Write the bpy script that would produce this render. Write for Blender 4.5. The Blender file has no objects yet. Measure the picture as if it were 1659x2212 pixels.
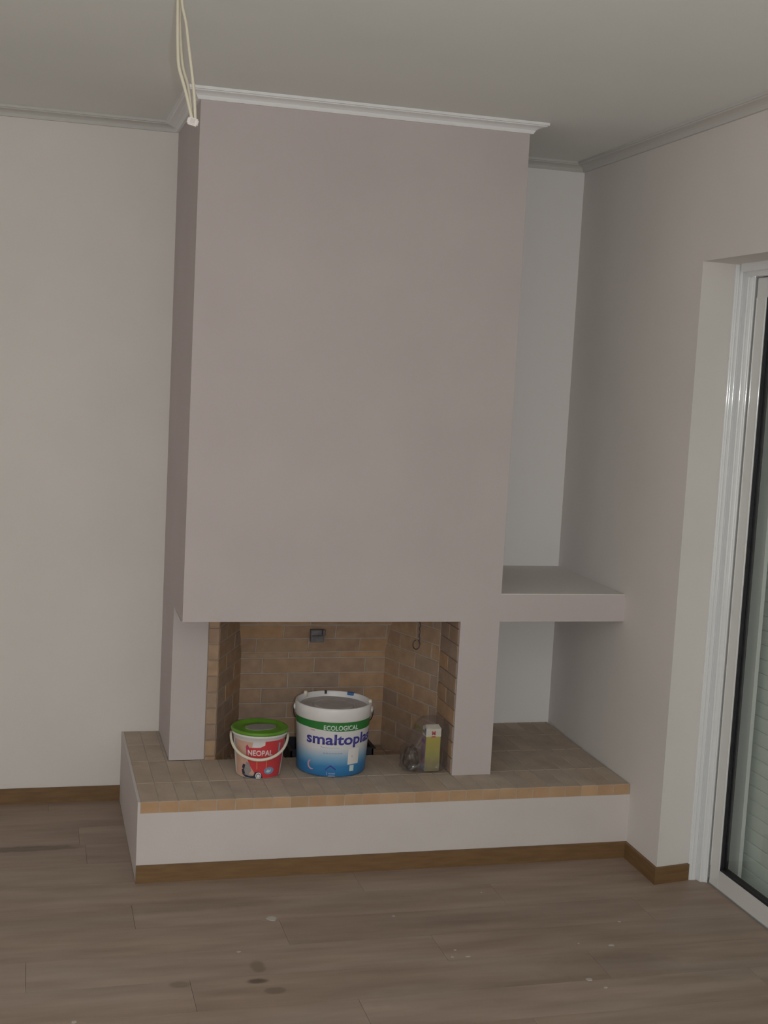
import bpy, bmesh, math, random
from mathutils import Vector, Matrix
random.seed(7)
sc = bpy.context.scene
col = sc.collection

# ------------------------------------------------------------------ camera
CP = Vector((-.5357, -5.3074, 1.8276)); YAW, PIT, ROL = .2686, -.1083, .0519
fw = Vector((math.sin(YAW)*math.cos(PIT), math.cos(YAW)*math.cos(PIT), math.sin(PIT)))
rt = Vector((math.cos(YAW), -math.sin(YAW), 0)); up = rt.cross(fw)
r2 = rt*math.cos(ROL)+up*math.sin(ROL); u2 = -rt*math.sin(ROL)+up*math.cos(ROL)
cd = bpy.data.cameras.new('camera'); cam = bpy.data.objects.new('camera', cd); col.objects.link(cam)
cd.sensor_fit = 'HORIZONTAL'; cd.sensor_width = 36; cd.lens = 2791.8*36/1659
cd.clip_start = .05
M = Matrix((r2, u2, -fw)).transposed().to_4x4(); M.translation = CP
cam.matrix_world = M
sc.camera = cam
# ------------------------------------------------------------------ world, lights, exposure
w = bpy.data.worlds.new('world'); sc.world = w; w.use_nodes = True
w.node_tree.nodes['Background'].inputs[0].default_value = (.35, .4, .5, 1)
w.node_tree.nodes['Background'].inputs[1].default_value = .05
fl = bpy.data.lights.new('camera_flash', 'POINT'); fl.energy = 90; fl.color = (.92, .98, 1); fl.shadow_soft_size = .02
fo = bpy.data.objects.new('camera_flash', fl); col.objects.link(fo); fo.location = CP + r2*.09 - u2*.035 + fw*.03
def fill_light(name, loc, rot, sx, sy, energy, color):      # soft fill added out of view, behind the camera and at the left
    l = bpy.data.lights.new(name, 'AREA'); l.shape = 'RECTANGLE'; l.size = sx; l.size_y = sy; l.energy = energy; l.color = color
    o = bpy.data.objects.new(name, l); col.objects.link(o); o.location = loc; o.rotation_euler = rot
E_REAR, E_LEFT = 14, 14
fill_light('rear_fill_light', (-.9, -6.50, 1.30), (math.pi/2, 0, math.pi), 3.4, 2.1, E_REAR, (1, .97, .95))
fill_light('left_fill_light', (-2.92, -4.3, 1.35), (math.pi/2, 0, -math.pi/2), 2.6, 2.1, E_LEFT, (1, .97, .95))
sc.view_settings.view_transform = 'Standard'; sc.view_settings.look = 'None'
sc.view_settings.gamma = 1; sc.view_settings.use_curve_mapping = False
sc.view_settings.exposure = 0.13

# ------------------------------------------------------------------ constants
H = 2.76; W0 = 1.7447; SK = .0197
def wx(y): return W0 + SK*y            # the right wall is slightly out of square
XR = 1.2121; D = .7127; HL = -.1526; DH = .8833; ZH = .2913; ZB = .8958; ZS = 1.0038
XQ = 1.0544; DP = .4166; XP = .1352; HB = .062; TB = .042
ZD = 2.269; XF = 1.862; XS = 1.925; YJ = -1.1488; YO = -1.1275; YE = -3.3
XL = -3.0; YR = -6.6

# ------------------------------------------------------------------ helpers
def mat(name, rgb, rough=.8, rgb2=None, nscale=6, bump=0, bscale=80, metal=0, stretch=None, rnd=None, spec=.5):
    m = bpy.data.materials.new(name); m.use_nodes = True
    nt = m.node_tree; b = nt.nodes['Principled BSDF']; N = nt.nodes.new; L = nt.links.new
    b.inputs['Roughness'].default_value = rough; b.inputs['Metallic'].default_value = metal
    b.inputs['Specular IOR Level'].default_value = spec
    b.inputs['Base Color'].default_value = (*rgb, 1)
    tc = N('ShaderNodeTexCoord'); vec = tc.outputs['Object']
    if stretch:
        mp = N('ShaderNodeMapping'); mp.inputs['Scale'].default_value = stretch; L(vec, mp.inputs[0]); vec = mp.outputs[0]
    if rnd is not None:
        oi = N('ShaderNodeObjectInfo'); ad = N('ShaderNodeVectorMath'); ad.operation = 'ADD'
        ml = N('ShaderNodeVectorMath'); ml.operation = 'SCALE'; ml.inputs['Scale'].default_value = 40
        cb = N('ShaderNodeCombineXYZ')
        for k in range(3): L(oi.outputs['Random'], cb.inputs[k])
        L(cb.outputs[0], ml.inputs[0]); L(vec, ad.inputs[0]); L(ml.outputs[0], ad.inputs[1]); vec = ad.outputs[0]
    last = None
    if rgb2:
        no = N('ShaderNodeTexNoise'); no.inputs['Scale'].default_value = nscale; no.inputs['Detail'].default_value = 6
        L(vec, no.inputs[0])
        rp = N('ShaderNodeValToRGB'); rp.color_ramp.elements[0].position = .32; rp.color_ramp.elements[1].position = .68
        rp.color_ramp.elements[0].color = (*rgb, 1); rp.color_ramp.elements[1].color = (*rgb2, 1)
        L(no.outputs[0], rp.inputs[0]); last = rp.outputs[0]
    if rnd:
        rr = N('ShaderNodeValToRGB'); cr = rr.color_ramp
        cr.elements[0].color = (*rnd[0], 1); cr.elements[1].color = (*rnd[-1], 1)
        for k in range(1, len(rnd)-1):
            e = cr.elements.new(k/(len(rnd)-1)); e.color = (*rnd[k], 1)
        L(oi.outputs['Random'], rr.inputs[0])
        if last is None: last = rr.outputs[0]
        else:
            mx = N('ShaderNodeMix'); mx.data_type = 'RGBA'; mx.blend_type = 'MULTIPLY'; mx.inputs[0].default_value = 1
            L(last, mx.inputs[6]); L(rr.outputs[0], mx.inputs[7]); last = mx.outputs[2]
    if last is not None: L(last, b.inputs['Base Color'])
    if bump:
        nb = N('ShaderNodeTexNoise'); nb.inputs['Scale'].default_value = bscale; nb.inputs['Detail'].default_value = 4
        L(vec, nb.inputs[0]); bp = N('ShaderNodeBump'); bp.inputs['Strength'].default_value = bump; bp.inputs['Distance'].default_value = .002
        L(nb.outputs[0], bp.inputs['Height']); L(bp.outputs[0], b.inputs['Normal'])
    return m

M_WALL = mat('wall_paint', (.74, .695, .665), .9, (.775, .725, .695), 2.5, .15, 220)
M_ALC = mat('alcove_paint', (.90, .86, .845), .9)
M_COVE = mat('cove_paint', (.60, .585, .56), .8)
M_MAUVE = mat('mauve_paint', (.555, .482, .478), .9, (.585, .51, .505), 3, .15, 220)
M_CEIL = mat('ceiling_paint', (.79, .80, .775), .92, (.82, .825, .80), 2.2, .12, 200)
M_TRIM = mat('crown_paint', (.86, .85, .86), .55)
M_WHITE = mat('white_plaster', (.62, .56, .54), .85, (.655, .595, .575), 4, .15, 200)
M_BASE = mat('brown_laminate', (.165, .088, .035), .55, (.215, .12, .05), 9, 0, stretch=(1, 1, 8))
M_BRICK = mat('firebrick', (.80, .80, .80), .95, (1, 1, 1), 22, .5, 90,
              rnd=[(.42, .28, .20), (.49, .325, .21), (.42, .30, .23), (.52, .32, .185), (.38, .27, .205)])
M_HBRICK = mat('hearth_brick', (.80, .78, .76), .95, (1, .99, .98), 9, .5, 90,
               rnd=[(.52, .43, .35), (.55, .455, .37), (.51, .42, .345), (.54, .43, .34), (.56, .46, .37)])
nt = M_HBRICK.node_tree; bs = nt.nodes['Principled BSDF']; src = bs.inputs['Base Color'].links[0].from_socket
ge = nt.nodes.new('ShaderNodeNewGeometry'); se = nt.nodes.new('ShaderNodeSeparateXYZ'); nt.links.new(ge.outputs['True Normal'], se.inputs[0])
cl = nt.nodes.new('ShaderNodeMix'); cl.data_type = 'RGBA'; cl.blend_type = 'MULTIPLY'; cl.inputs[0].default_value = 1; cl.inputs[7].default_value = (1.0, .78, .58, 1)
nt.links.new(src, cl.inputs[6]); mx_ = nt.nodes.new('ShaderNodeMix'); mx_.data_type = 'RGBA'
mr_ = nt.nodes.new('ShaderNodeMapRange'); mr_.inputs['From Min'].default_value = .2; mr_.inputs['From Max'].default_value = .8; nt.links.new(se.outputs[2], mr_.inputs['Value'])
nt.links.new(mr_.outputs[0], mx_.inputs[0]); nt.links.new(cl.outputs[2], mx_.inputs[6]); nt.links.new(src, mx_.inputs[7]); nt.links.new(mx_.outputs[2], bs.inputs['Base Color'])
M_MORTAR = mat('mortar', (.40, .34, .29), .95, (.47, .40, .34), 20, .4, 120)
M_ALU = mat('white_aluminium', (.78, .78, .79), .07, spec=1.0)
M_ALU2 = mat('white_aluminium_satin', (.72, .71, .70), .09, spec=.9)
M_GASKET = mat('black_rubber', (.012, .01, .016), .5)
M_SLAT = mat('shutter_slat', (.74, .77, .73), .5)
M_RAIL = mat('grey_rail', (.40, .43, .44), .4)
M_PW = mat('white_plastic', (.80, .77, .76), .35, (.74, .70, .70), 14)
M_PGREY = mat('dusty_plastic', (.46, .41, .40), .5, (.58, .52, .50), 18)
M_PGREEN = mat('green_plastic', (.10, .26, .02), .4, (.14, .33, .03), 14)
M_DUST = mat('grey_dust', (.34, .30, .30), .8, (.27, .25, .22), 40)
M_BAND = mat('green_print', (.03, .20, .04), .35)
M_NAVY = mat('navy_print', (.055, .05, .30), .4)
M_PALE = mat('pale_print', (.62, .70, .66), .4)
M_GREYP = mat('grey_print', (.33, .38, .45), .4)
M_PINK = mat('pink_print', (.70, .36, .42), .4)
M_RED = mat('red_print', (.62, .055, .065), .35)
M_REDD = mat('deep_red_print', (.50, .06, .13), .35)
M_PEACH = mat('peach_print', (.62, .36, .25), .4, (.66, .42, .34), 30)
M_DARKP = mat('dark_print', (.035, .035, .07), .4)
M_BLUEP = mat('blue_print', (.20, .30, .50), .4)
M_BLUE = mat('blue_plastic', (.06, .17, .42), .4)
M_ORANGE = mat('orange_print', (.72, .32, .12), .4)
M_WIRE = mat('dark_steel_wire', (.08, .08, .11), .35, metal=.6)
M_CREAM = mat('cream_plastic', (.74, .68, .56), .4)
M_CABLE = mat('cream_cable', (.66, .60, .48), .5)
M_CONN = mat('white_connector', (.74, .69, .65), .5)
M_STEEL = mat('sooty_steel', (.20, .19, .20), .45, (.12, .11, .12), 40, metal=.5)
M_IRON = mat('black_iron', (.02, .02, .028), .6)
M_YEL = mat('yellow_print', (.58, .50, .12), .5, (.52, .46, .16), 22)
M_OLIVE = mat('olive_wrapper', (.10, .085, .03), .5)
M_SPOT = mat('white_paint_spot', (.46, .42, .38), .7)

# carton body: yellow, fading to tan near its foot
def zramp(name, stops, rough=.4, wobble=0):
    m = bpy.data.materials.new(name); m.use_nodes = True
    nt = m.node_tree; b = nt.nodes['Principled BSDF']; N = nt.nodes.new; L = nt.links.new
    b.inputs['Roughness'].default_value = rough
    tc = N('ShaderNodeTexCoord'); sp = N('ShaderNodeSeparateXYZ'); L(tc.outputs['Object'], sp.inputs[0])
    z1 = stops[-1][0]; mr = N('ShaderNodeMapRange'); mr.inputs['From Max'].default_value = z1
    src = sp.outputs['Z']
    if wobble:
        no = N('ShaderNodeTexNoise'); no.inputs['Scale'].default_value = 18; L(tc.outputs['Object'], no.inputs[0])
        ma = N('ShaderNodeMath'); ma.operation = 'MULTIPLY_ADD'; ma.inputs[1].default_value = wobble
        L(no.outputs[0], ma.inputs[0]); L(src, ma.inputs[2]); src = ma.outputs[0]
    L(src, mr.inputs['Value'])
    rp = N('ShaderNodeValToRGB'); cr = rp.color_ramp
    cr.elements[0].position = 0; cr.elements[0].color = (*stops[0][1], 1)
    cr.elements[1].position = 1; cr.elements[1].color = (*stops[-1][1], 1)
    for z, c in stops[1:-1]:
        e = cr.elements.new(z/z1); e.color = (*c, 1)
    L(mr.outputs[0], rp.inputs[0]); L(rp.outputs[0], b.inputs['Base Color'])
    return m
M_LABEL = zramp('bucket_wrap', [(0, (.03, .17, .42)), (.045, (.04, .22, .48)), (.075, (.22, .42, .62)), (.115, (.70, .68, .70)), (.26, (.74, .70, .70))], .35, .012)

# laminate floor: grain, board tone, dark scuffs and stains
def floor_mat():
    m = mat('oak_laminate', (.72, .70, .68), .55, (1, 1, 1), 3.2, .1, 30, stretch=(.8, 5, 5),
            rnd=[(.365, .27, .215), (.395, .295, .235), (.355, .26, .205), (.38, .28, .22), (.34, .25, .20)])
    nt = m.node_tree; N = nt.nodes.new; L = nt.links.new; b = nt.nodes['Principled BSDF']
    src = b.inputs['Base Color'].links[0].from_socket
    geo = N('ShaderNodeNewGeometry'); sp = N('ShaderNodeSeparateXYZ'); L(geo.outputs['Position'], sp.inputs[0])
    nz = N('ShaderNodeTexNoise'); nz.inputs['Scale'].default_value = 22; L(geo.outputs['Position'], nz.inputs[0])
    def ell(cx, cy, rx, ry, soft=.5):
        def lin(s, c, r):
            a = N('ShaderNodeMath'); a.operation = 'MULTIPLY_ADD'; a.inputs[1].default_value = 1/r; a.inputs[2].default_value = -c/r; L(s, a.inputs[0])
            p = N('ShaderNodeMath'); p.operation = 'MULTIPLY'; L(a.outputs[0], p.inputs[0]); L(a.outputs[0], p.inputs[1]); return p.outputs[0]
        ad = N('ShaderNodeMath'); ad.operation = 'ADD'; L(lin(sp.outputs[0], cx, rx), ad.inputs[0]); L(lin(sp.outputs[1], cy, ry), ad.inputs[1])
        a2 = N('ShaderNodeMath'); a2.operation = 'MULTIPLY_ADD'; a2.inputs[1].default_value = 1.6; L(nz.outputs[0], a2.inputs[0]); L(ad.outputs[0], a2.inputs[2])
        mr = N('ShaderNodeMapRange'); mr.inputs['From Min'].default_value = 1.8-soft; mr.inputs['From Max'].default_value = 1.8+soft
        mr.inputs['To Min'].default_value = 1; mr.inputs['To Max'].default_value = 0; L(ad.outputs[0] if False else a2.outputs[0], mr.inputs['Value']); return mr.outputs[0]
    spots = [(.148, -1.675, .032, .016, .7), (.165, -1.58, .022, .035, .4), (.19, -1.74, .03, .02, .4), (-.08, -1.66, .03, .02, .45),
             (-.53, -.515, .20, .026, .6), (.9, -1.35, .30, .05, .15), (.55, -1.15, .35, .05, .15), (.0, -1.1, .3, .05, .18),
             (1.25, -1.75, .22, .08, .18), (-.2, -1.95, .3, .06, .15), (.7, -1.85, .25, .07, .15)]
    for cx, cy, rx, ry, k in spots:
        f = ell(cx, cy, rx, ry)
        mk = N('ShaderNodeMath'); mk.operation = 'MULTIPLY'; mk.inputs[1].default_value = k; L(f, mk.inputs[0])
        mx = N('ShaderNodeMix'); mx.data_type = 'RGBA'; mx.inputs[7].default_value = (.05, .03, .015, 1)
        L(mk.outputs[0], mx.inputs[0]); L(src, mx.inputs[6]); src = mx.outputs[2]
    # pale dust bands
    n2 = N('ShaderNodeTexNoise'); n2.inputs['Scale'].default_value = 2.0; n2.inputs['Detail'].default_value = 5
    mp = N('ShaderNodeMapping'); mp.inputs['Scale'].default_value = (.7, 3.5, 1); L(geo.outputs['Position'], mp.inputs[0]); L(mp.outputs[0], n2.inputs[0])
    mr = N('ShaderNodeMapRange'); mr.inputs['From Min'].default_value = .45; mr.inputs['From Max'].default_value = .75; mr.inputs['To Max'].default_value = .35
    L(n2.outputs[0], mr.inputs['Value'])
    mx = N('ShaderNodeMix'); mx.data_type = 'RGBA'; mx.inputs[7].default_value = (.43, .36, .30, 1)
    L(mr.outputs[0], mx.inputs[0]); L(src, mx.inputs[6]); L(mx.outputs[2], b.inputs['Base Color'])
    return m
M_FLOOR = floor_mat()

def glass_mat(name, tint, refl=.08, rough=.02, haze=None):
    m = bpy.data.materials.new(name); m.use_nodes = True; nt = m.node_tree; nt.nodes.clear(); N = nt.nodes.new; L = nt.links.new
    o = N('ShaderNodeOutputMaterial'); t = N('ShaderNodeBsdfTransparent'); t.inputs[0].default_value = (*tint, 1)
    g = N('ShaderNodeBsdfGlossy'); g.inputs['Roughness'].default_value = rough; g.inputs[0].default_value = (.9, .95, .92, 1)
    lw = N('ShaderNodeFresnel'); lw.inputs[0].default_value = 1.5
    gg = N('ShaderNodeNewGeometry'); fm = N('ShaderNodeMath'); fm.operation = 'SUBTRACT'; fm.use_clamp = True; L(lw.outputs[0], fm.inputs[0]); L(gg.outputs['Backfacing'], fm.inputs[1])
    mx = N('ShaderNodeMixShader'); L(fm.outputs[0], mx.inputs[0]); L(t.outputs[0], mx.inputs[1]); L(g.outputs[0], mx.inputs[2])
    out = mx.outputs[0]
    if haze:
        d = N('ShaderNodeBsdfDiffuse'); d.inputs[0].default_value = (*haze[1], 1)
        n = N('ShaderNodeTexNoise'); n.inputs['Scale'].default_value = 25; tc = N('ShaderNodeTexCoord'); L(tc.outputs['Object'], n.inputs[0])
        mr = N('ShaderNodeMapRange'); mr.inputs['From Min'].default_value = .35; mr.inputs['From Max'].default_value = .7
        mr.inputs['To Min'].default_value = haze[0]*.35; mr.inputs['To Max'].default_value = haze[0]; L(n.outputs[0], mr.inputs['Value'])
        m2 = N('ShaderNodeMixShader'); L(mr.outputs[0], m2.inputs[0]); L(out, m2.inputs[1]); L(d.outputs[0], m2.inputs[2]); out = m2.outputs[0]
    L(out, o.inputs[0]); return m
M_GLASS = glass_mat('door_glass', (.955, .972, .957))
M_BAG = glass_mat('clear_plastic_film', (.93, .92, .93), rough=.12, haze=(.10, (.40, .36, .35)))

def link(o, parent=None):
    col.objects.link(o)
    if parent is not None: o.parent = parent
    return o
def obj(name, bm, m, parent=None, smooth=False):
    me = bpy.data.meshes.new(name); bmesh.ops.recalc_face_normals(bm, faces=bm.faces)
    bm.to_mesh(me); bm.free(); me.materials.append(m)
    if smooth:
        for p in me.polygons: p.use_smooth = True
    return link(bpy.data.objects.new(name, me), parent)
def tag(o, label=None, cat=None, group=None, kind=None):
    for k, v in (('label', label), ('category', cat), ('group', group), ('kind', kind)):
        if v: o[k] = v
    return o
def empty(name, loc=(0, 0, 0)):
    o = bpy.data.objects.new(name, None); o.location = loc; o.empty_display_size = .1; return link(o)
def prism(bm, poly, z0, z1):
    a = [bm.verts.new((x, y, z0)) for x, y in poly]; b = [bm.verts.new((x, y, z1)) for x, y in poly]
    bm.faces.new(a); bm.faces.new(b); n = len(poly)
    for i in range(n): bm.faces.new((a[i], a[(i+1) % n], b[(i+1) % n], b[i]))
def box(bm, x0, x1, y0, y1, z0, z1): prism(bm, [(x0, y0), (x1, y0), (x1, y1), (x0, y1)], z0, z1)
def boxobj(name, b, m, parent=None, bev=0):
    bm = bmesh.new(); box(bm, *b)
    if bev: bmesh.ops.bevel(bm, geom=bm.edges[:], offset=bev, segments=2, affect='EDGES', profile=.5)
    return obj(name, bm, m, parent)
def lathe(bm, prof, n=48, cap0=True, cap1=True):
    rings = []
    for r, z in prof: rings.append([bm.verts.new((r*math.cos(2*math.pi*k/n), r*math.sin(2*math.pi*k/n), z)) for k in range(n)])
    for a, b in zip(rings, rings[1:]):
        for k in range(n): bm.faces.new((a[k], a[(k+1) % n], b[(k+1) % n], b[k]))
    if cap0: bm.faces.new(rings[0])
    if cap1: bm.faces.new(rings[-1])
def tube(bm, pts, r, n=8, rv=None):
    pts = [Vector(p) for p in pts]; rings = []; prev = None
    for i, p in enumerate(pts):
        t = (pts[min(i+1, len(pts)-1)]-pts[max(i-1, 0)]).normalized()
        a = (prev - t*prev.dot(t)).normalized() if prev else t.orthogonal().normalized()
        prev = a; b = t.cross(a)
        ra, rb = (r, rv or r)
        rings.append([bm.verts.new(p+a*ra*math.cos(2*math.pi*k/n)+b*rb*math.sin(2*math.pi*k/n)) for k in range(n)])
    for a, b in zip(rings, rings[1:]):
        for k in range(n): bm.faces.new((a[k], a[(k+1) % n], b[(k+1) % n], b[k]))
    bm.faces.new(rings[0]); bm.faces.new(rings[-1])
def spline(pts, n=8):
    P = [Vector(p) for p in pts]; P = [2*P[0]-P[1]]+P+[2*P[-1]-P[-2]]; out = []
    for i in range(1, len(P)-2):
        for k in range(n):
            t = k/n
            out.append(.5*((2*P[i])+(P[i+1]-P[i-1])*t+(2*P[i-1]-5*P[i]+4*P[i+1]-P[i+2])*t*t+(3*P[i]-P[i-1]-3*P[i+1]+P[i+2])*t**3))
    out.append(P[-2]); return out

# ------------------------------------------------------------------ room shell
def S(name, bm, m, parent=None): return tag(obj(name, bm, m, parent), kind='structure')
bm = bmesh.new(); box(bm, XL-.1, 2.12, YR-.1, .1, -.12, -.009); floor = S('floor', bm, M_MORTAR)
bm = bmesh.new(); box(bm, XL-.1, 2.12, YR-.1, .1, H, H+.1); S('ceiling', bm, M_CEIL)
bm = bmesh.new(); box(bm, XL-.1, 2.12, 0, .1, -.009, H); S('wall_back', bm, M_WALL)
bm = bmesh.new(); box(bm, XR, W0, -.003, 0, ZH-.01, H); S('wall_alcove', bm, M_ALC)  # thin panel over the back wall in the alcove, paler than the rest
bm = bmesh.new(); box(bm, XL-.1, XL, YR, 0, -.009, H); S('wall_left', bm, M_WALL)
bm = bmesh.new(); box(bm, XL-.1, 2.12, YR-.1, YR, -.009, H); S('wall_front', bm, M_WALL)
bm = bmesh.new()
prism(bm, [(W0, 0), (wx(YJ), YJ), (XF, YO), (2.12, YO), (2.12, 0)], -.009, H)
prism(bm, [(wx(YJ), YJ), (wx(YE), YE), (2.12, YE), (2.12, YO), (XF, YO)], ZD, H)
prism(bm, [(wx(YE), YE), (wx(YR), YR), (2.12, YR), (2.12, YE-.02), (XF, YE-.02)], -.009, H)
S('wall_right', bm, M_WALL)

# floor boards, each one a plank
PW, PL = .19, 1.28
mesh_cache = {}
def board(x0, x1, y0, y1):
    key = (round(x1-x0, 3), round(y1-y0, 3))
    if key not in mesh_cache:
        b = bmesh.new(); g = .0005
        box(b, g, key[0]-g, g, key[1]-g, -.009, 0)
        me = bpy.data.meshes.new('floor_plank'); bmesh.ops.recalc_face_normals(b, faces=b.faces); b.to_mesh(me); b.free()
        me.materials.append(M_FLOOR); mesh_cache[key] = me
    o = bpy.data.objects.new('floor_plank', mesh_cache[key]); o.location = (x0, y0, 0); link(o, floor)
row = 0; y1 = -.50+PW*2; ys = []
y = -.50+PW*3
y = 0; cuts = [0.0, -.12]+[-.12-PW*k for k in range(1, 40)]
cuts = [c for c in cuts if c > YR]+[YR]
for i, (a, b) in enumerate(zip(cuts, cuts[1:])):
    # the hearth front falls inside a row: split that row there
    segs = []
    if b >= -DH: segs = [(XL, HL, b, a)]
    elif a > -DH: segs = [(XL, HL, -DH, a), (XL, 1.925, b, -DH)]
    else: segs = [(XL, 1.925, b, a)]
    off = (-.33-XL) if i == 2 else (i*.47) % PL
    off = off % PL
    for x0, x1, yy0, yy1 in segs:
        xs = [x0]; x = XL+off
        while x < x1-.04:
            if x > x0+.04: xs.append(x)
            x += PL
        xs.append(x1)
        for p, q in zip(xs, xs[1:]):
            q2 = min(q, wx(yy0) if not (yy0 < YO and yy1 > YE) else 1.925)
            if q2 > p+.02: board(p, q2, yy0, yy1)

# white paint drips on the boards
def blob(x, y, rx, ry, seed):
    rr = random.Random(seed); b = bmesh.new(); n = 12; top = []; bot = []
    for k in range(n):
        a = 2*math.pi*k/n; s = rr.uniform(.6, 1.15)
        top.append(b.verts.new((x+rx*s*.8*math.cos(a), y+ry*s*.8*math.sin(a), .0012))); bot.append(b.verts.new((x+rx*s*math.cos(a), y+ry*s*math.sin(a), 0)))
    b.faces.new(top); b.faces.new(bot)
    for k in range(n): b.faces.new((bot[k], bot[(k+1) % n], top[(k+1) % n], top[k]))
    obj('paint_drip', b, M_SPOT, floor)
def floor_at(px, py):
    d = fw + r2*((px-829.5)/2791.8) + u2*((1106-py)/2791.8); t = -CP.z/d.z; p = CP+d*t; return p.x, p.y
for i, (px, py, rx, ry) in enumerate([(586, 1984, .018, .022), (1321, 2042, .012, .010), (1338, 1991, .006, .007), (977, 2067, .006, .006), (1012, 2066, .010, .005),
        (1273, 2116, .012, .009), (983, 2052, .005, .005), (160, 2208, .010, .010), (516, 2056, .008, .005), (1250, 2038, .004, .005), (850, 1979, .006, .005), (1040, 1928, .005, .004), (1308, 2133, .008, .006)]):
    x, y = floor_at(px, py); blob(x, y, rx, ry, i)

# baseboards
bt = .012
def basebd(name, poly, mt=M_BASE):
    b = bmesh.new(); prism(b, poly, 0, HB); S(name, b, mt)
basebd('baseboard_back', [(XL, 0), (HL, 0), (HL, -bt), (XL+bt, -bt)])
basebd('baseboard_right', [(wx(-DH), -DH), (wx(YJ), YJ), (XF, YO), (XF, YO-bt), (wx(YJ)-bt, YJ-bt-.002), (wx(-DH)-bt, -DH-bt)])
basebd('baseboard_left', [(XL, 0), (XL+bt, -bt), (XL+bt, YR+bt), (XL, YR)])
basebd('baseboard_front', [(XL, YR), (XL+bt, YR+bt), (wx(YR)-bt, YR+bt), (wx(YR), YR)])

# crown mouldings, swept with mitred ends
CC, CH = .055, .036
prof = [(0, 0), (CC, 0), (CC, -.009), (CC-.006, -.010), (CC-.008, -.013), (.032, -.016), (.024, -.019), (.016, -.024), (.014, -.029), (.010, -CH), (0, -CH)]
path = [(XL, 0), (0, 0), (0, -D), (XR, -D), (XR, 0), (W0, 0), (wx(YR), YR), (XL, YR)]
nrm = []
for i in range(len(path)):
    p, q = Vector(path[i]), Vector(path[(i+1) % len(path)]); d = (q-p).normalized(); nrm.append(Vector((d.y, -d.x)))
def mitre(i):
    a, b = nrm[i-1], nrm[i]; return (a+b)/(1+a.dot(b))
for i in range(len(path)):
    if i == 0: pass
    p, q = Vector(path[i]), Vector(path[(i+1) % len(path)]); m0, m1 = mitre(i), mitre((i+1) % len(path))
    b = bmesh.new(); A = [b.verts.new((*(p+m0*o), H+z)) for o, z in prof]; B = [b.verts.new((*(q+m1*o), H+z)) for o, z in prof]
    n = len(prof); b.faces.new(A); b.faces.new(B)
    for k in range(n): b.faces.new((A[k], A[(k+1) % n], B[(k+1) % n], B[k]))
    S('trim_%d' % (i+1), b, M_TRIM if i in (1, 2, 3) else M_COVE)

# ------------------------------------------------------------------ fireplace
fp = tag(empty('fireplace', (0, 0, 0)), 'built-in corner fireplace with mauve chimney breast, white brick-topped hearth and side shelf', 'fireplace')
boxobj('chimney_breast', (0, XR, -D, 0, ZB, H), M_MAUVE, fp)
# grey-mauve shelf between breast and wall
bm = bmesh.new(); prism(bm, [(XR, -D), (wx(-D), -D), (W0, 0), (XR, 0)], ZB, ZS-.003); so_ = obj('shelf', bm, M_MAUVE, fp)
bm = bmesh.new(); prism(bm, [(XR, -D+.002), (wx(-D)-.001, -D+.002), (W0, 0), (XR, 0)], ZS-.003, ZS); obj('shelf_top', bm, M_WALL, so_)
boxobj('left_pillar', (0, XP, -DP, 0, ZH, ZB), M_MAUVE, fp)
boxobj('right_pillar', (XQ+.012, XR, -D, 0, ZH, ZB), M_MAUVE, fp)
boxobj('pillar_edge', (XQ, XQ+.012, -D, -D+.012, ZH, ZB), M_MAUVE, fp)

# hearth: white plastered plinth; firebricks on top, recessed firebox floor
SINK = .05
hearth = None
bm = bmesh.new()
prism(bm, [(HL, -DH), (wx(-DH), -DH), (wx(-DP), -DP), (HL, -DP)], 0, ZH-TB)
prism(bm, [(HL, -DP), (XP, -DP), (XP, 0), (HL, 0)], 0, ZH-TB)
prism(bm, [(XQ, -DP), (wx(-DP), -DP), (W0, 0), (XQ, 0)], 0, ZH-TB)
box(bm, XP, XQ, -DP, 0, 0, ZH-SINK-TB)
hearth = obj('hearth', bm, M_WHITE, fp)
boxobj('plaster_edge', (HL, HL+.009, -DH, 0, ZH-TB, ZH-.001), M_WHITE, hearth)
basebm = bmesh.new(); prism(basebm, [(HL, -DH-bt), (wx(-DH)-bt, -DH-bt), (wx(-DH), -DH), (HL, -DH)], 0, HB); obj('baseboard', basebm, M_BASE, hearth)

bcache = {}
def brick(l, d, h, mtx, m, parent, g=.0035):
    key = (round(l, 3), round(d, 3), round(h, 3), m.name)
    if key not in bcache:
        b = bmesh.new(); box(b, g/2, l-g/2, g/2, d-g/2, 0, h)
        bmesh.ops.bevel(b, geom=[e for e in b.edges if all(v.co.z > h-1e-5 for v in e.verts)], offset=.0018, segments=1, affect='EDGES')
        me = bpy.data.meshes.new('brick'); bmesh.ops.recalc_face_normals(b, faces=b.faces); b.to_mesh(me); b.free(); me.materials.append(m); bcache[key] = me
    o = bpy.data.objects.new('brick', bcache[key]); o.matrix_world = mtx; link(o, parent); return o
def frame(org, u, v):
    u = Vector(u).normalized(); v = Vector(v).normalized(); n = u.cross(v)
    m = Matrix((u, v, n)).transposed().to_4x4(); m.translation = Vector(org); return m

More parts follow.
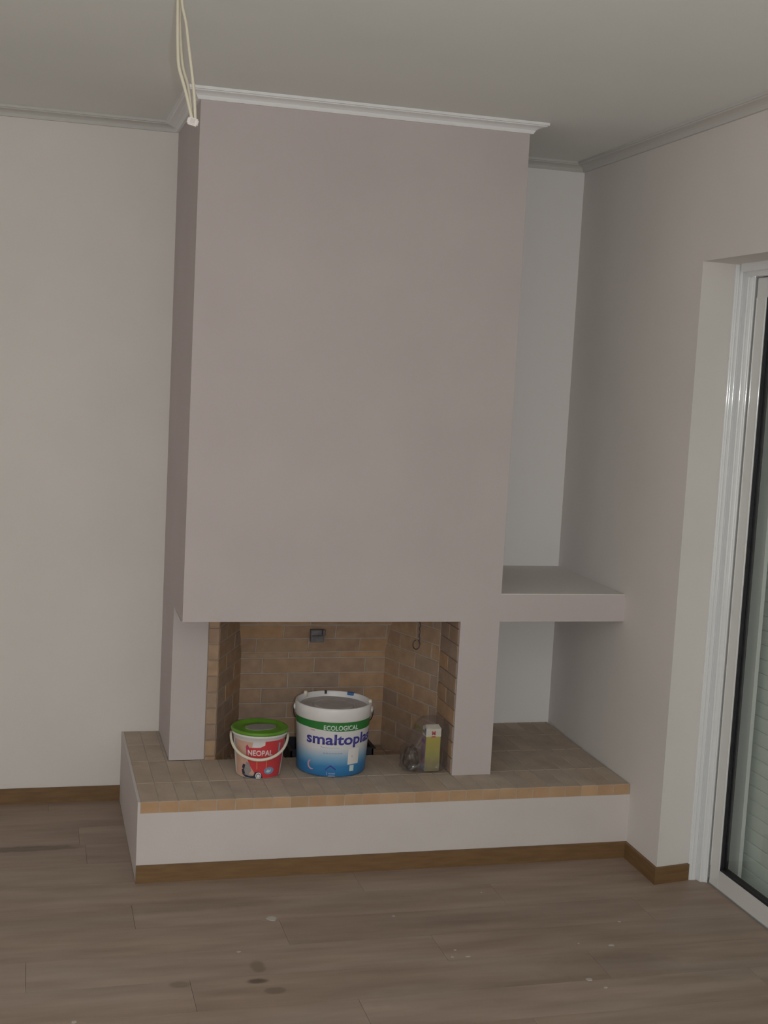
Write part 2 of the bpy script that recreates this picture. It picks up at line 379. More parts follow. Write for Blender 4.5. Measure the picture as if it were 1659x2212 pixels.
# hearth top: soldier rows, 22 cm deep, bricks 6.6 cm wide
bx = (W0-.02 - (HL+.0095))/28
rows = [(-DH, -DH+.205), (-DH+.205, -DP), (-DP, -.20), (-.20, 0)]
for ri, (a, b_) in enumerate(rows):
    x = HL+.0095; k = 0
    while True:
        lim = wx(a)-.001
        x1 = min(x+bx, lim)
        if x1-x < .012: break
        mid = (x+x1)/2; skip = False
        if ri >= 2 and (0 - .03 < mid < XR+.0): skip = True
        if ri == 1 and x1 > XQ and x < XR: pass
        dz = random.uniform(-.0012, .0008)
        if not skip:
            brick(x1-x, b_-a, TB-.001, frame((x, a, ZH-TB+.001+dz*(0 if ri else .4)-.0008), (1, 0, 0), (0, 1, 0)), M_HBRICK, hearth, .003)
        x = x1; k += 1
boxobj('mortar', (HL+.009, wx(-DH)-.002, -DH+.002, -DP, ZH-TB, ZH-.0022), M_MORTAR, hearth)
# right alcove and left strip mortar beds
boxobj('mortar', (XR, W0-.012, -DP, 0, ZH-TB, ZH-.0022), M_MORTAR, hearth)
boxobj('mortar', (HL+.009, 0, -DP, 0, ZH-TB, ZH-.0022), M_MORTAR, hearth)

# firebox
fb = boxobj('firebox', (XP+.001, XQ, -DP, 0, ZH-SINK-TB, ZH-SINK-.005), M_MORTAR, fp)
nb = 14; dxb = (XQ-XP)/nb
for ri, (a, b_) in enumerate([(-DP, -.21), (-.21, -.005)]):
    for k in range(nb):
        brick(dxb, b_-a, .006, frame((XP+k*dxb, a, ZH-SINK-.006), (1, 0, 0), (0, 1, 0)), M_BRICK, fb)
LB = Vector((.313, -.12)); RB = Vector((.929, -.12)); LF = Vector((.178, -DP)); RF = Vector((XQ, -.482))
ZF = .648; YT = -.20
bh = .0635; bl = .22
def wallbricks(org, u, v, ulen, vlen, parent, start=0, thick=.022, m=M_BRICK):
    """a plane of stretcher bricks; u along, v up; they stand proud of the mortar along u x v"""
    u = Vector(u).normalized(); v = Vector(v).normalized(); r = 0; z = 0
    while z < vlen-.01:
        h = min(bh, vlen-z); x = 0; first = bl*(.5 if (r+start) % 2 else 1)
        while x < ulen-.004:
            l = min(first if x == 0 else bl, ulen-x)
            if ulen-x-l < .012: l = ulen-x
            brick(l, h, thick, frame(Vector(org)+u*x+v*z-u.cross(v)*(thick-.003+random.uniform(0, .0015)), u, v), m, parent, .005)
            x += l
        z += h; r += 1
def slab(org, u, v, ulen, vlen, parent, t=.03):
    b = bmesh.new(); box(b, 0, ulen, 0, vlen, -t, 0)
    o = obj('mortar', b, M_MORTAR, parent); o.matrix_world = frame(org, u, v); return o
def two(p): return Vector((p[0], p[1], 0))
z0 = ZH-SINK
# back, lower vertical part
wallbricks((LB.x-.02, LB.y, z0), (1, 0, 0), (0, 0, 1), RB.x-LB.x+.04, ZF-z0, fb)
slab((LB.x-.03, LB.y, z0), (1, 0, 0), (0, 0, 1), RB.x-LB.x+.06, ZF-z0, fb)
# back, upper part leaning forward
vd = Vector((0, YT-LB.y, ZB+.02-ZF)); vl = vd.length-.025
wallbricks((LB.x-.05, LB.y, ZF), (1, 0, 0), vd, RB.x-LB.x+.10, vl, fb, 1)
slab((LB.x-.05, LB.y, ZF), (1, 0, 0), vd, RB.x-LB.x+.10, vl, fb, .03)
# left and right splays, right jamb face
du = LB-LF; wallbricks((LF.x, LF.y, z0), two(du), (0, 0, 1), du.length, ZB-z0, fb, 1); slab((LF.x, LF.y, z0), two(du), (0, 0, 1), du.length, ZB-z0, fb)
du = RF-RB; wallbricks((RB.x, RB.y, z0), two(du), (0, 0, 1), du.length, ZB-z0, fb, 0); slab((RB.x, RB.y, z0), two(du), (0, 0, 1), du.length, ZB-z0, fb)
slen = D-.013-.482
slab((XQ+.004, -.482, ZH), (0, -1, 0), (0, 0, 1), slen, ZB-ZH, fb, .008)
wallbricks((XQ, -.482, ZH), (0, -1, 0), (0, 0, 1), slen, ZB-ZH, fb, 1, .012)
# left brick jamb edge: stack of brick ends
z = ZH-SINK
while z < ZB-.005:
    h = min(bh, ZB-z)
    brick(.178-XP+.001, h, .02, frame((XP+.001, -DP+.016, z), (1, 0, 0), (0, 0, 1)), M_BRICK, fb, .004); z += h
boxobj('mortar', (XP+.001, .176, -DP+.003, -.30, ZH-SINK, ZB-.001), M_MORTAR, fb)

# damper plate on the leaning back and the hanging pull rod
bm = bmesh.new(); box(bm, -.028, .028, -.012, .012, -.026, .026)
box(bm, .018, .030, -.030, -.010, .006, .030); box(bm, -.024, .020, -.018, -.010, -.003, .003)
bmesh.ops.bevel(bm, geom=bm.edges[:], offset=.0015, segments=1, affect='EDGES')
dp = obj('damper_plate', bm, M_STEEL, fp); dp.location = (.618, -.172, .728)
bm = bmesh.new()
hx, hy = .972, -.46
pts = [(hx+.002*math.sin(k*1.7), hy+.002*math.cos(k*1.7), ZB-.004-k*.0073) for k in range(18)]
tube(bm, pts, .0022, 6)
cz = pts[-1][2]-.016
tube(bm, [(hx-.011+.014*math.cos(a), hy, cz+.019*math.sin(a)) for a in [math.pi*(.35)-k*math.pi*1.78/18 for k in range(19)]], .0022, 6)
obj('pull_rod', bm, M_WIRE, fp, True)

# ------------------------------------------------------------------ sliding door with closed shutter
dr = tag(empty('door_1', (XS, (YO+YE)/2, 0)), kind='structure')
dr.location = (0, 0, 0)
def cyl(b, x, y, r, z0, z1, n=14):
    c0 = [b.verts.new((x+r*math.cos(2*math.pi*k/n), y+r*math.sin(2*math.pi*k/n), z0)) for k in range(n)]
    c1 = [b.verts.new((v.co.x, v.co.y, z1)) for v in c0]
    for k in range(n): b.faces.new((c0[k], c0[(k+1) % n], c1[(k+1) % n], c1[k])).smooth = True
def frame_profile(y0, sgn, m):   # stepped aluminium jamb
    b = bmesh.new()
    pl = [(XF, y0), (XF, y0-sgn*.006), (XF+.004, y0-sgn*.010), (XF+.026, y0-sgn*.014), (XF+.029, y0-sgn*.010), (XF+.033, y0-sgn*.010),
          (XF+.036, y0-sgn*.030), (XF+.040, y0-sgn*.034), (XF+.050, y0-sgn*.036), (XF+.054, y0-sgn*.040), (XF+.058, y0-sgn*.044), (XF+.061, y0-sgn*.044), (XF+.061, y0)]
    prism(b, pl, 0, ZD)
    for dx, dy in ((.0035, .005), (.010, .0085), (.023, .0110), (.0395, .0300), (.0580, .0405)):
        cyl(b, XF+dx, y0-sgn*dy, .0050, .001, ZD-.001)
    return b
obj('door_jamb', frame_profile(YO, 1, M_ALU), M_ALU, dr); obj('door_jamb', frame_profile(YE, -1, M_ALU), M_ALU, dr)
b = bmesh.new(); box(b, XF, XS-.002, YE+.04, YO-.04, ZD-.028, ZD); box(b, XF+.03, XS-.002, YE+.04, YO-.04, ZD-.044, ZD); obj('door_head', b, M_ALU, dr)
b = bmesh.new(); box(b, XS+.004, 2.10, YE, YO, -.009, .002); obj('threshold', b, M_RAIL, dr)
b = bmesh.new(); box(b, XS+.05, 2.12, YO-.03, YO, 0, ZD); box(b, XS+.05, 2.12, YE, YE+.03, 0, ZD); box(b, XS, 2.12, YE, YO, ZD-.012, ZD); obj('outer_frame', b, M_RAIL, dr)
def sash(ya, yb, xs):      # ya > yb
    sw, rh, t = .062, .070, .036
    s = bmesh.new(); z0, z1 = .004, ZD-.046
    box(s, xs, xs+t, ya-sw, ya, z0, z1); box(s, xs, xs+t, yb, yb+sw, z0, z1)
    box(s, xs, xs+t, yb+sw, ya-sw, z0, z0+rh); box(s, xs, xs+t, yb+sw, ya-sw, z1-rh, z1)
    bmesh.ops.bevel(s, geom=[e for e in s.edges], offset=.002, segments=2, affect='EDGES')
    for yy in (ya-.003, ya-sw+.002, yb+sw-.002): cyl(s, xs+.002, yy, .0042, z0+rh, z1-rh)
    so = obj('sash', s, M_ALU2, dr)
    g = bmesh.new(); gw = .009
    a0, b0, c0, c1 = ya-sw, yb+sw, z0+rh, z1-rh
    box(g, xs+.004, xs+t-.004, a0-gw, a0, c0, c1); box(g, xs+.004, xs+t-.004, b0, b0+gw, c0, c1)
    box(g, xs+.004, xs+t-.004, b0, a0, c0, c0+gw); box(g, xs+.004, xs+t-.004, b0, a0, c1-gw, c1)
    obj('gasket', g, M_GASKET, so)
    g = bmesh.new(); box(g, xs+.014, xs+.018, b0+gw, a0-gw, c0+gw, c1-gw); obj('glass', g, M_GLASS, so)
    return so
YM = (YO+YE)/2
sash(YO-.052, YM-.03, XS); s2 = sash(YM+.03, YE+.05, XS+.044)
# shutter guide rails and slats
b = bmesh.new(); box(b, XS+.10, XS+.15, YO-.030, YO-.0, 0, ZD); box(b, XS+.085, XS+.10, YO-.105, YO-.03, 0, ZD); obj('guide_rail', b, M_ALU2, dr)
b = bmesh.new(); box(b, XS+.10, XS+.15, YE, YE+.03, 0, ZD); box(b, XS+.085, XS+.10, YE, YE+.075, 0, ZD); obj('guide_rail', b, M_ALU2, dr)
sh = boxobj('shutter', (XS+.150, XS+.158, YE+.01, YO-.01, .002, ZD-.01), M_RAIL, dr)
b = bmesh.new(); pitch = .053
cs = [(0, 0), (0, pitch-.0018), (-.008, pitch-.0018), (-.010, pitch-.004), (-.0108, pitch*.7), (-.0108, pitch*.3), (-.010, .001), (-.009, 0)]
A = [b.verts.new((x, 0, z)) for x, z in cs]; B = [b.verts.new((x, YE-YO+.04, z)) for x, z in cs]
b.faces.new(A); b.faces.new(B)
for k in range(len(cs)): b.faces.new((A[k], A[(k+1) % len(cs)], B[(k+1) % len(cs)], B[k]))
bmesh.ops.recalc_face_normals(b, faces=b.faces); sm = bpy.data.meshes.new('slat'); b.to_mesh(sm); b.free(); sm.materials.append(M_SLAT)
z = .004
while z+pitch < ZD-.01:
    o = bpy.data.objects.new('slat', sm); o.location = (XS+.149, YO-.02, z); link(o, sh); z += pitch

# unseen windows behind the camera, added to go with the fill lights
def added_window(name, w_, h_, mtx):
    b = bmesh.new()
    for x0, x1, z0, z1 in ((-w_/2, w_/2, -h_/2, -h_/2+.07), (-w_/2, w_/2, h_/2-.07, h_/2), (-w_/2, -w_/2+.07, -h_/2+.07, h_/2-.07), (w_/2-.07, w_/2, -h_/2+.07, h_/2-.07), (-.05, .05, -h_/2+.07, h_/2-.07)):
        box(b, x0, x1, 0, .05, z0, z1)
    f = tag(obj('unseen_window_frame', b, M_ALU2), kind='structure'); f.name = name; f.matrix_world = mtx
    for s in (-1, 1):
        xa, xb = sorted((s*.05, s*(w_/2-.07))); b = bmesh.new(); box(b, xa, xb, .012, .018, -h_/2+.07, h_/2-.07); obj('pane', b, M_GLASS, f)
added_window('unseen_window_1', 3.6, 2.3, Matrix.Translation((-.9, YR+.001, 1.30)))
added_window('unseen_window_2', 2.8, 2.3, Matrix.Translation((XL+.001, -4.3, 1.35)) @ Matrix.Rotation(-math.pi/2, 4, 'Z'))

# ------------------------------------------------------------------ print wrapping helpers
def text_bm(s, size, off=0.0, cx='LEFT'):
    cu = bpy.data.curves.new('t', 'FONT'); cu.body = s; cu.size = size; cu.offset = off; cu.align_x = cx; cu.resolution_u = 3
    o = bpy.data.objects.new('t', cu); col.objects.link(o); bpy.context.view_layer.update()
    me = bpy.data.meshes.new_from_object(o.evaluated_get(bpy.context.evaluated_depsgraph_get()))
    bpy.data.objects.remove(o); b = bmesh.new(); b.from_mesh(me); bpy.data.meshes.remove(me)
    b.verts.ensure_lookup_table(); return b
def poly_bm(*polys):
    b = bmesh.new()
    for p in polys: b.faces.new([b.verts.new((x, y, 0)) for x, y in p])
    return b
def rect(x0, x1, y0, y1): return [(x0, y0), (x1, y0), (x1, y1), (x0, y1)]
def disc(cx, cy, rx, ry=None, n=20, a0=0): ry = ry or rx; return [(cx+rx*math.cos(2*math.pi*k/n), cy+ry*math.sin(2*math.pi*k/n)) for k in range(n)]
def wrap(name, b, m, parent, rfun, face, lift=.0006, xy=(0, 0), fitw=None):
    """wrap a flat drawing (x = arc length right of the facing line, y = height) round a bucket"""
    if fitw:
        xs = [v.co.x for v in b.verts]; s = fitw/(max(xs)-min(xs)); x0 = min(xs)
        for v in b.verts: v.co.x = (v.co.x-x0)*s
    for v in b.verts: v.co.x += xy[0]; v.co.y += xy[1]
    xs = [v.co.x for v in b.verts]; x = math.floor(min(xs)/.006)*.006
    while x < max(xs):
        bmesh.ops.bisect_plane(b, geom=b.verts[:]+b.edges[:]+b.faces[:], plane_co=(x, 0, 0), plane_no=(1, 0, 0)); x += .006
    for f in b.faces[:]: pass
    geom = bmesh.ops.extrude_face_region(b, geom=b.faces[:])
    top = set(v for v in geom['geom'] if isinstance(v, bmesh.types.BMVert))
    r0 = rfun(.1)
    for v in b.verts:
        a = face + v.co.x/r0; z = v.co.y; r = rfun(z)+(lift if v in top else -.0003)
        v.co = Vector((r*math.cos(a), r*math.sin(a), z))
    return obj(name, b, m, parent)

def facing(x, y): return math.atan2(CP.y-y, CP.x-x)

# ------------------------------------------------------------------ big white bucket
BX, BY = .610, -.557
bk = tag(empty('paint_bucket', (BX, BY, ZH)), 'large white paint bucket with green band and blue foot, standing on the hearth', 'bucket')
bk.scale = (1.05, 1.05, 1.06)
fa = facing(BX, BY)
HBK = .252
def rb(z): return .1265+.0105*min(z, .215)/.215
b = bmesh.new(); lathe(b, [(.118, 0), (.1245, .002), (rb(.006), .006)]+[(rb(z), z) for z in (.03, .06, .09, .12, .15, .18, .206)]+[(.134, .212)], 64)
obj('body', b, M_LABEL, bk, True)
b = bmesh.new()
lathe(b, [(.1385, .203), (.1405, .206), (.1410, .235), (.1405, .246), (.1385, .2515), (.1345, .252), (.1320, .249), (.1300, .230), (.1290, .2265), (.0, .2265)][:9], 64, True, True)
lid = obj('lid', b, M_PW, bk, True)
for p in lid.data.polygons: p.use_smooth = len(p.vertices) < 10
b = bmesh.new(); lathe(b, [(.1295, .2275), (.126, .2325), (.080, .2325), (.076, .2270), (.073, .2270), (.068, .2350), (.02, .2350)], 48); o = obj('lid_panel', b, M_PGREY, bk)
# lid notch, blue smear, pouring tabs
def at_ang(o, a, r, z): o.location = (r*math.cos(a), r*math.sin(a), z); o.rotation_euler = (0, 0, a)
for da, m, sz in ((math.pi+.25, M_WIRE, (.003, .004, .006)), ):
    b = bmesh.new(); box(b, -.009, .003, -sz[1], sz[1], -.010, .0012); o = obj('notch', b, m, bk); at_ang(o, fa+da, .1345, .2515)
b = bmesh.new(); box(b, -.010, .0035, -.013, .013, -.009, .0015); bmesh.ops.bevel(b, geom=b.edges[:], offset=.001, segments=1, affect='EDGES')
o = obj('seal_tab', b, M_BLUE, bk); at_ang(o, fa+math.pi-.50, .1355, .2515); o['label'] = 'blue tab on the rim'
for da in (-1.30, 1.33):
    b = bmesh.new(); lathe(b, [(.0075, -.012), (.0075, .006), (.0055, .010), (.002, .011)], 14); o = obj('rim_lug', b, M_CREAM, bk, True); at_ang(o, fa+math.pi+(.92 if da > 0 else 0)+ (0 if da > 0 else -1.62), .134, .250)
    a = fa + (math.pi/2 if da > 0 else -math.pi/2)
    b = bmesh.new(); lathe(b, [(.012, -.002), (.012, .002), (.006, .005), (.001, .006)], 16)
    o = obj('handle_ear', b, M_PW, bk); o.matrix_world = Matrix.Translation((.141*math.cos(a), .141*math.sin(a), .222)) @ Vector((math.cos(a), math.sin(a), 0)).to_track_quat('Z', 'Y').to_matrix().to_4x4()
# wire bail hanging down at the back
fx, fy = math.cos(fa), math.sin(fa); sx, sy = -fy, fx
pts = []
for k in range(33):
    t = math.pi*k/32; L_ = .1475*math.copysign(abs(math.cos(t))**.45, math.cos(t)); F = -.150*math.sin(t)**2; dzz = -.095*math.sin(t)**.9
    pts.append((sx*L_+fx*F, sy*L_+fy*F, .222+dzz))
b = bmesh.new(); tube(b, pts, .0020, 8); obj('wire_handle', b, M_WIRE, bk, True)
# print: x > 0 is to the right seen from the room
R = rb(.1)
wrap('print_band', poly_bm([(-.200, .176), (-.10, .177), (.02, .170), (.20, .171), (.20, .203), (-.200, .203)]), M_BAND, bk, rb, fa, .0004)
wrap('printed_word', text_bm('ECOLOGICAL', .024, .0006), M_PALE, bk, rb, fa, .0010, (-.030, .1745), .128)
wrap('printed_word', text_bm('smaltoplast', .054, .0013), M_NAVY, bk, rb, fa, .0006, (-.098, .1215), .303)
wrap('print_rule', poly_bm([(-.04, .113), (-.036, .1095), (.03, .108), (.03, .1092), (-.034, .1107), (-.038, .114)], [(.075, .112), (.092, .1275), (.094, .1275), (.077, .112)]), M_GREYP, bk, rb, fa)
wrap('print_smallprint', text_bm('for interior surfaces', .0085, 0), M_GREYP, bk, rb, fa, .0006, (-.030, .0885), .075) if False else \
wrap('print_smallprint', poly_bm(*[rect(-.030+.0105*k, -.030+.0105*k+.008, .087, .0905) for k in range(7)]), M_GREYP, bk, rb, fa)
wrap('print_panel', poly_bm(rect(.064, .112, .046, .104)), M_PW, bk, rb, fa, .0005)
wrap('print_panel', poly_bm(rect(.074, .092, .020, .042)), M_PALE, bk, rb, fa, .0006)
wrap('print_mark', poly_bm([(.078, .078), (.081, .071), (.084, .078), (.0825, .078), (.081, .0745), (.0795, .078)]), M_GREYP, bk, rb, fa, .0010)
arc = [(-.076+.017*math.cos(a), .040+.018*math.sin(a)) for a in [math.pi*.62+k*math.pi*1.0/12 for k in range(13)]]
arc += [(-.073+.014*math.cos(a), .041+.015*math.sin(a)) for a in [math.pi*1.62-k*math.pi*1.0/12 for k in range(13)]]
wrap('print_mark', poly_bm(arc), M_PINK, bk, rb, fa)
wrap('print_mark', poly_bm([(-.020, .030), (.000, .046), (.020, .031), (.018, .027), (.000, .041), (-.020, .025)]), M_NAVY, bk, rb, fa)
wrap('print_mark', poly_bm([(-.016, .020), (-.012, .020), (-.012, .008), (-.016, .008)], rect(-.008, .018, .012, .017), [(-.010, .003), (.02, .003), (.016, .008), (-.006, .008)]), M_PINK if False else M_BLUEP, bk, rb, fa)
wrap('print_mark', poly_bm([(-.082, .167), (-.062, .166), (-.066, .172), (-.078, .172)]), M_PINK, bk, rb, fa)

# ------------------------------------------------------------------ small bucket with green lid
SX, SY = .318, -.598
sb = tag(empty('paint_bucket', (SX, SY, ZH)), 'small red and peach paint bucket with a bright green lid and white plastic handle', 'bucket')
sb.scale = (1.04, 1.04, 1.10)
fs = facing(SX, SY)
def rs(z): return .0800+.0165*min(z, .150)/.150
b = bmesh.new(); lathe(b, [(.074, 0), (.079, .002)]+[(rs(z), z) for z in (.006, .03, .06, .09, .12, .143)]+[(.100, .145), (.101, .153), (.098, .155)], 56)
obj('body', b, M_PW, sb, True)
b = bmesh.new(); lathe(b, [(.100, .1535), (.1035, .1545), (.1045, .160), (.1025, .1645), (.097, .166), (.092, .165), (.086, .158), (.060, .157), (.056, .1605), (.030, .1605)], 56)
l2 = obj('lid', b, M_PGREEN, sb, True)
b = bmesh.new()
n = 26; rr = random.Random(3); vt = []; vb = []
for k in range(n):
    a = 2*math.pi*k/n; s = 1+.16*math.sin(2*a+1)+rr.uniform(-.06, .06)
    vt.append(b.verts.new((.050*s*math.cos(a)+.004, .046*s*math.sin(a), .1622))); vb.append(b.verts.new((.053*s*math.cos(a)+.004, .049*s*math.sin(a), .1575)))
b.faces.new(vt); b.faces.new(vb)
for k in range(n): b.faces.new((vb[k], vb[(k+1) % n], vt[(k+1) % n], vt[k]))
obj('dried_paint', b, M_DUST, sb)['label'] = 'grey dried paint in the middle of the lid'
# side print
wrap('print_ground', poly_bm([(-.105, .006), (-.105, .132), (-.02, .132), (-.03, .09), (-.02, .06), (.0, .004)]), M_PEACH, sb, rs, fs, .0004)
wrap('print_ground', poly_bm([(.0, .004), (-.034, .050), (-.046, .078), (-.046, .108), (-.030, .112), (.006, .114), (.022, .122), (.022, .135), (.120, .135), (.105, .004)]), M_RED, sb, rs, fs, .0008)
wrap('print_ground', poly_bm([(-.045, .086), (-.048, .115), (-.041, .122), (-.034, .110), (-.036, .086)]), M_REDD, sb, rs, fs, .0010)
wrap('printed_word', text_bm('NEOPAL', .027, .0006), M_PW, sb, rs, fs, .0014, (-.040, .0845), .092)
for x in (-.006, .030): wrap('print_stripe', poly_bm(rect(x, x+.0022, .036, .072)), M_ORANGE, sb, rs, fs, .0012)
wrap('print_picture', poly_bm([(-.066, .012), (-.070, .028), (-.060, .034), (-.050, .030), (-.035, .014), (-.018, .012), (-.012, .026), (.003, .028), (.016, .018), (.020, .004), (-.05, .004)]), M_DARKP, sb, rs, fs, .0012)
wrap('print_picture', poly_bm([(-.068, .036), (-.062, .050), (-.048, .048), (-.042, .036), (-.05, .030)]), M_DARKP, sb, rs, fs, .0010)
wrap('print_picture', poly_bm([(-.058, .030), (-.046, .060), (-.034, .056), (-.026, .030), (-.036, .018), (-.052, .016)], [(-.062, .014), (-.03, .010), (-.018, .0125), (-.04, .018)]), M_DUST, sb, rs, fs, .0014)
wrap('print_picture', poly_bm(disc(.002, .0135, .0115)), M_PW, sb, rs, fs, .0016)
wrap('print_picture', poly_bm(disc(.002, .013, .0085)), M_DARKP, sb, rs, fs, .0019)
wrap('print_picture', poly_bm(disc(.002, .0125, .0065)), M_PW, sb, rs, fs, .0022)
wrap('print_badge', poly_bm(disc(.044, .030, .021, .013)), M_BLUEP, sb, rs, fs, .0012)
wrap('print_badge', poly_bm([(.030, .027), (.040, .036), (.045, .030), (.052, .037), (.050, .026), (.040, .023)]), M_PALE, sb, rs, fs, .0016)
wrap('print_badge', poly_bm(rect(.078, .086, .080, .125), rect(-.104, -.094, .108, .126)), M_GREYP, sb, rs, fs, .0012)
# handle, hanging in front
fx, fy = math.cos(fs), math.sin(fs); sx, sy = -fy, fx
pts = []
for k in range(29):
    t = math.pi*k/28; L_ = .1035*math.cos(t); F = .112*math.sin(t)**.85; dzz = -.066*math.sin(t)**.9
    pts.append((sx*L_+fx*F, sy*L_+fy*F, .143+dzz))
b = bmesh.new(); tube(b, pts, .0036, 8, .0052); obj('handle', b, M_CREAM, sb, True)
for s in (-1, 1):
    b = bmesh.new(); lathe(b, [(.009, -.003), (.009, .003), (.005, .006)], 16); a = fs+s*math.pi/2
    o = obj('handle_ear', b, M_CREAM, sb); o.matrix_world = Matrix.Translation((.100*math.cos(a), .100*math.sin(a), .143)) @ Vector((math.cos(a), math.sin(a), 0)).to_track_quat('Z', 'Y').to_matrix().to_4x4()

# ------------------------------------------------------------------ low dark tray behind the buckets
tr = tag(empty('dark_tray', (.655, -.30, ZH-SINK+.002)), 'low dark tray half hidden behind the large white bucket', 'tray')
b = bmesh.new(); box(b, -.17, .17, -.09, .08, 0, .006)
for x0, x1, y0, y1 in ((-.17, .17, -.09, -.084), (-.17, .17, .074, .08), (-.17, -.164, -.09, .08), (.164, .17, -.09, .08)): box(b, x0, x1, y0, y1, .006, .066)
obj('pan', b, M_IRON, tr)
b = bmesh.new(); box(b, -.178, .178, -.098, -.084, .066, .070); box(b, -.178, .178, .074, .088, .066, .070); box(b, -.178, -.164, -.084, .074, .066, .070); box(b, .164, .178, -.084, .074, .066, .070)
obj('rim', b, M_IRON, tr)

# ------------------------------------------------------------------ yellow carton and clear bag
CX, CY = .988, -.640
cn = tag(empty('carton', (CX, CY, ZH+.003)), 'slim yellow carton with a white top and red mark standing inside clear plastic bag', 'carton')
hw, hd, ch = .030, .024, .178
b = bmesh.new(); box(b, -hw, hw, -hd, hd, 0, .138); bmesh.ops.bevel(b, geom=b.edges[:], offset=.0015, segments=1, affect='EDGES')
obj('body', b, zramp('carton_side', [(0, (.26, .22, .14)), (.04, (.32, .28, .12)), (.07, (.40, .37, .10)), (.138, (.50, .43, .08))], .5, .01), cn)
b = bmesh.new(); box(b, -hw, hw, -hd, hd, .138, .170)
v0 = [b.verts.new(p) for p in ((-hw, -hd, .170), (hw, -hd, .170), (hw, hd, .170), (-hw, hd, .170), (-hw+.004, 0, .181), (hw-.004, 0, .181))]
b.faces.new((v0[0], v0[1], v0[5], v0[4])); b.faces.new((v0[3], v0[2], v0[5], v0[4])); b.faces.new((v0[0], v0[3], v0[4])); b.faces.new((v0[1], v0[2], v0[5]))
obj('top', b, mat('carton_white', (.76, .72, .62), .5), cn)
def stick(name, poly, m, y=-hd-.0004, flipx=None):
    b = bmesh.new(); bb = [b.verts.new((x, y, z)) for x, z in poly]; c = [b.verts.new((x, y-.0006, z)) for x, z in poly]
    b.faces.new(bb); b.faces.new(c); n = len(poly)
    for k in range(n): b.faces.new((bb[k], bb[(k+1) % n], c[(k+1) % n], c[k]))
    return obj(name, b, m, cn)
b = text_bm('M', .020, .0012, 'CENTER')
for v in b.verts: v.co = Vector((v.co.x, -hd-.0012, v.co.y+.146))
obj('printed_letter', b, M_RED, cn)
stick('print_stripe', [(-.010, .136), (.010, .136), (.007, .141), (-.007, .141)], M_RED)
def side(name, y0, y1, z0, z1, m):
    b = bmesh.new(); box(b, -hw-.0012, -hw+.0002, y0, y1, z0, z1); obj(name, b, m, cn)
side('print_side', -.025, .025, .002, .136, mat('mauve_print', (.30, .19, .26), .5, (.38, .27, .30), 30))
b = bmesh.new(); box(b, -hw-.0020, -hw-.0010, -.025, -.010, .145, .168); obj('print_patch', b, M_BLUEP, cn)
for y0, z0_, y1_, z1_, m in ((-.004, .148, .010, .158, M_REDD), (-.012, .108, .022, .122, mat('purple_print', (.26, .05, .22), .5)), (-.02, .004, .02, .018, M_BLUEP), (.0, .03, .012, .045, M_REDD)):
    b = bmesh.new(); box(b, -hw-.0020, -hw-.0010, y0, y1_, z0_, z1_); obj('print_patch', b, m, cn)

bag = None
bm = bmesh.new(); bmesh.ops.create_icosphere(bm, subdivisions=5, radius=1)
from mathutils import noise
for v in bm.verts:
    p = v.co.copy(); n1 = noise.turbulence(p*1.7+Vector((3, 1, 2)), 4, True); n2 = noise.noise(p*6)
    cell = noise.voronoi(p*3.1)[0][0]
    h = math.hypot(p.x, p.y)+1e-6; sq = h/((p.x**4+p.y**4)**.25+1e-9)
    rad = min(1, h*1.25)**.8
    ux, uy = p.x/h*rad*sq, p.y/h*rad*sq
    s = 1+.05*n1+.05*n2-.12*cell
    X = ux*s*(.118 if ux < 0 else .066); Y = uy*s*.062
    Z = math.copysign(abs(p.z)**.55, p.z)*.105*(1+.05*n2)
    if X < -.03: Z *= 1-.55*min(1, (-X-.03)/.07)
    Z = Z+.104 if X > -.03 else Z+.104*(1-.50*min(1, (-X-.03)/.07))
    Z = max(Z, .0008+.0006*abs(n2)); Z = Z+.012*n1 if Z > .17 else Z
    if X > 0: X = max(min(X, .064), X if X < .041 else .041)
    v.co = (X-.002, Y, Z)
bag = obj('plastic_bag', bm, M_BAG, None, True); bag.location = (CX-.004, CY-.004, ZH+.0005)
tag(bag, 'crumpled clear plastic bag wrapped round the yellow carton against the right pillar', 'bag')
b = bmesh.new()
f = [(-.036, 0, .030), (-.036, .001, .012), (-.016, .0, .002), (.006, -.001, .000), (-.010, .002, .014)]
a = [b.verts.new(p) for p in f]; c = [b.verts.new((p[0], p[1]+.002, p[2])) for p in f]; b.faces.new(a); b.faces.new(c)
for k in range(5): b.faces.new((a[k], a[(k+1) % 5], c[(k+1) % 5], c[k]))
o = obj('wrapper_corner', b, M_OLIVE, bag); o.location = (-.050, -.064, .176); o['label'] = 'dark olive torn corner'
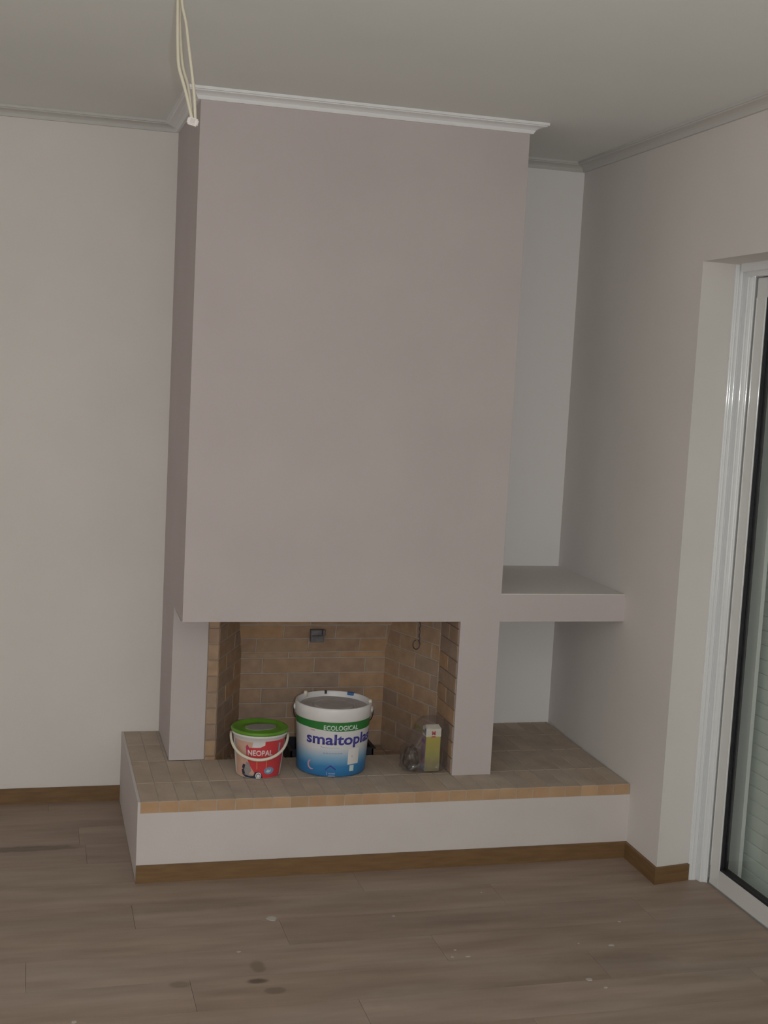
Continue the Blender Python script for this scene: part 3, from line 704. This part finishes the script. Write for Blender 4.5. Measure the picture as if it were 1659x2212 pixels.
# dark crumpled contents in the left of the bag
bm = bmesh.new(); bmesh.ops.create_icosphere(bm, subdivisions=4, radius=1)
for v in bm.verts:
    p = v.co.copy(); s = 1+.22*noise.noise(p*2.3+Vector((5, 5, 5)))+.10*noise.noise(p*7)
    Z = max(p.z*s*.050+.052, .004); X = p.x*s*.034*(1.15-.5*Z/.1); v.co = (X, p.y*s*.028, Z)
o = tag(obj('crumpled_wrapper', bm, mat('brown_film', (.05, .032, .024), .45, (.11, .07, .055), 35), None, True), 'crumpled dark brown wrapper in the bag, left of the yellow carton', 'wrapper')
o.location = (CX-.078, CY+.002, ZH+.001)

# ------------------------------------------------------------------ cables from the ceiling
def px(pxx, pyy, y):
    d = fw + r2*((pxx-829.5)/2791.8) + u2*((1106-pyy)/2791.8); t = (y-CP.y)/d.y; return CP+d*t
yc = -1.93
cb = tag(empty('ceiling_cable', px(388, -30, yc)), 'bundle of cream electric wires hanging from ceiling, white terminal block at the end', 'cable')
base = cb.location.copy()
def strand(pts, r, m):
    P = [px(a, b_, yc+c)-base for a, b_, c in pts]; P[0].z = H-base.z+.0
    bb = bmesh.new(); tube(bb, spline(P, 8), r, 8); obj('wire', bb, m, cb, True)
strand([(385, -34, 0), (384, 30, 0), (384, 90, .0), (386, 140, 0), (394, 172, 0), (403, 205, 0), (411, 240, 0), (416, 262, 0)], .0044, M_CABLE)
strand([(388, -34, .01), (388, 30, .01), (390, 90, .01), (395, 145, .01), (405, 180, .01), (410, 215, .005), (414, 262, .0)], .0042, M_CABLE)
strand([(392, -34, -.01), (394, 10, -.01), (402, 50, -.01), (409, 110, -.01), (415, 160, -.008), (420, 210, -.004), (422, 262, 0)], .0040, M_CABLE)
ctr = px(417, 262, yc)-base
b = bmesh.new(); box(b, -.014, .014, -.008, .008, -.011, .008); bmesh.ops.bevel(b, geom=b.edges[:], offset=.003, segments=2, affect='EDGES')
o = obj('terminal_block', b, M_CONN, cb); o.location = ctr; o.rotation_euler = (0, .25, -.2)
b = bmesh.new(); box(b, -.006, .006, -.009, .009, -.006, .005); o = obj('terminal_screw', b, M_WHITE, o)
b = bmesh.new(); lathe(b, [(.045, 0), (.045, -.006), (.040, -.012), (.012, -.014)], 24); o = obj('ceiling_rose', b, M_WHITE, cb); o.location = (0, 0, H-base.z);
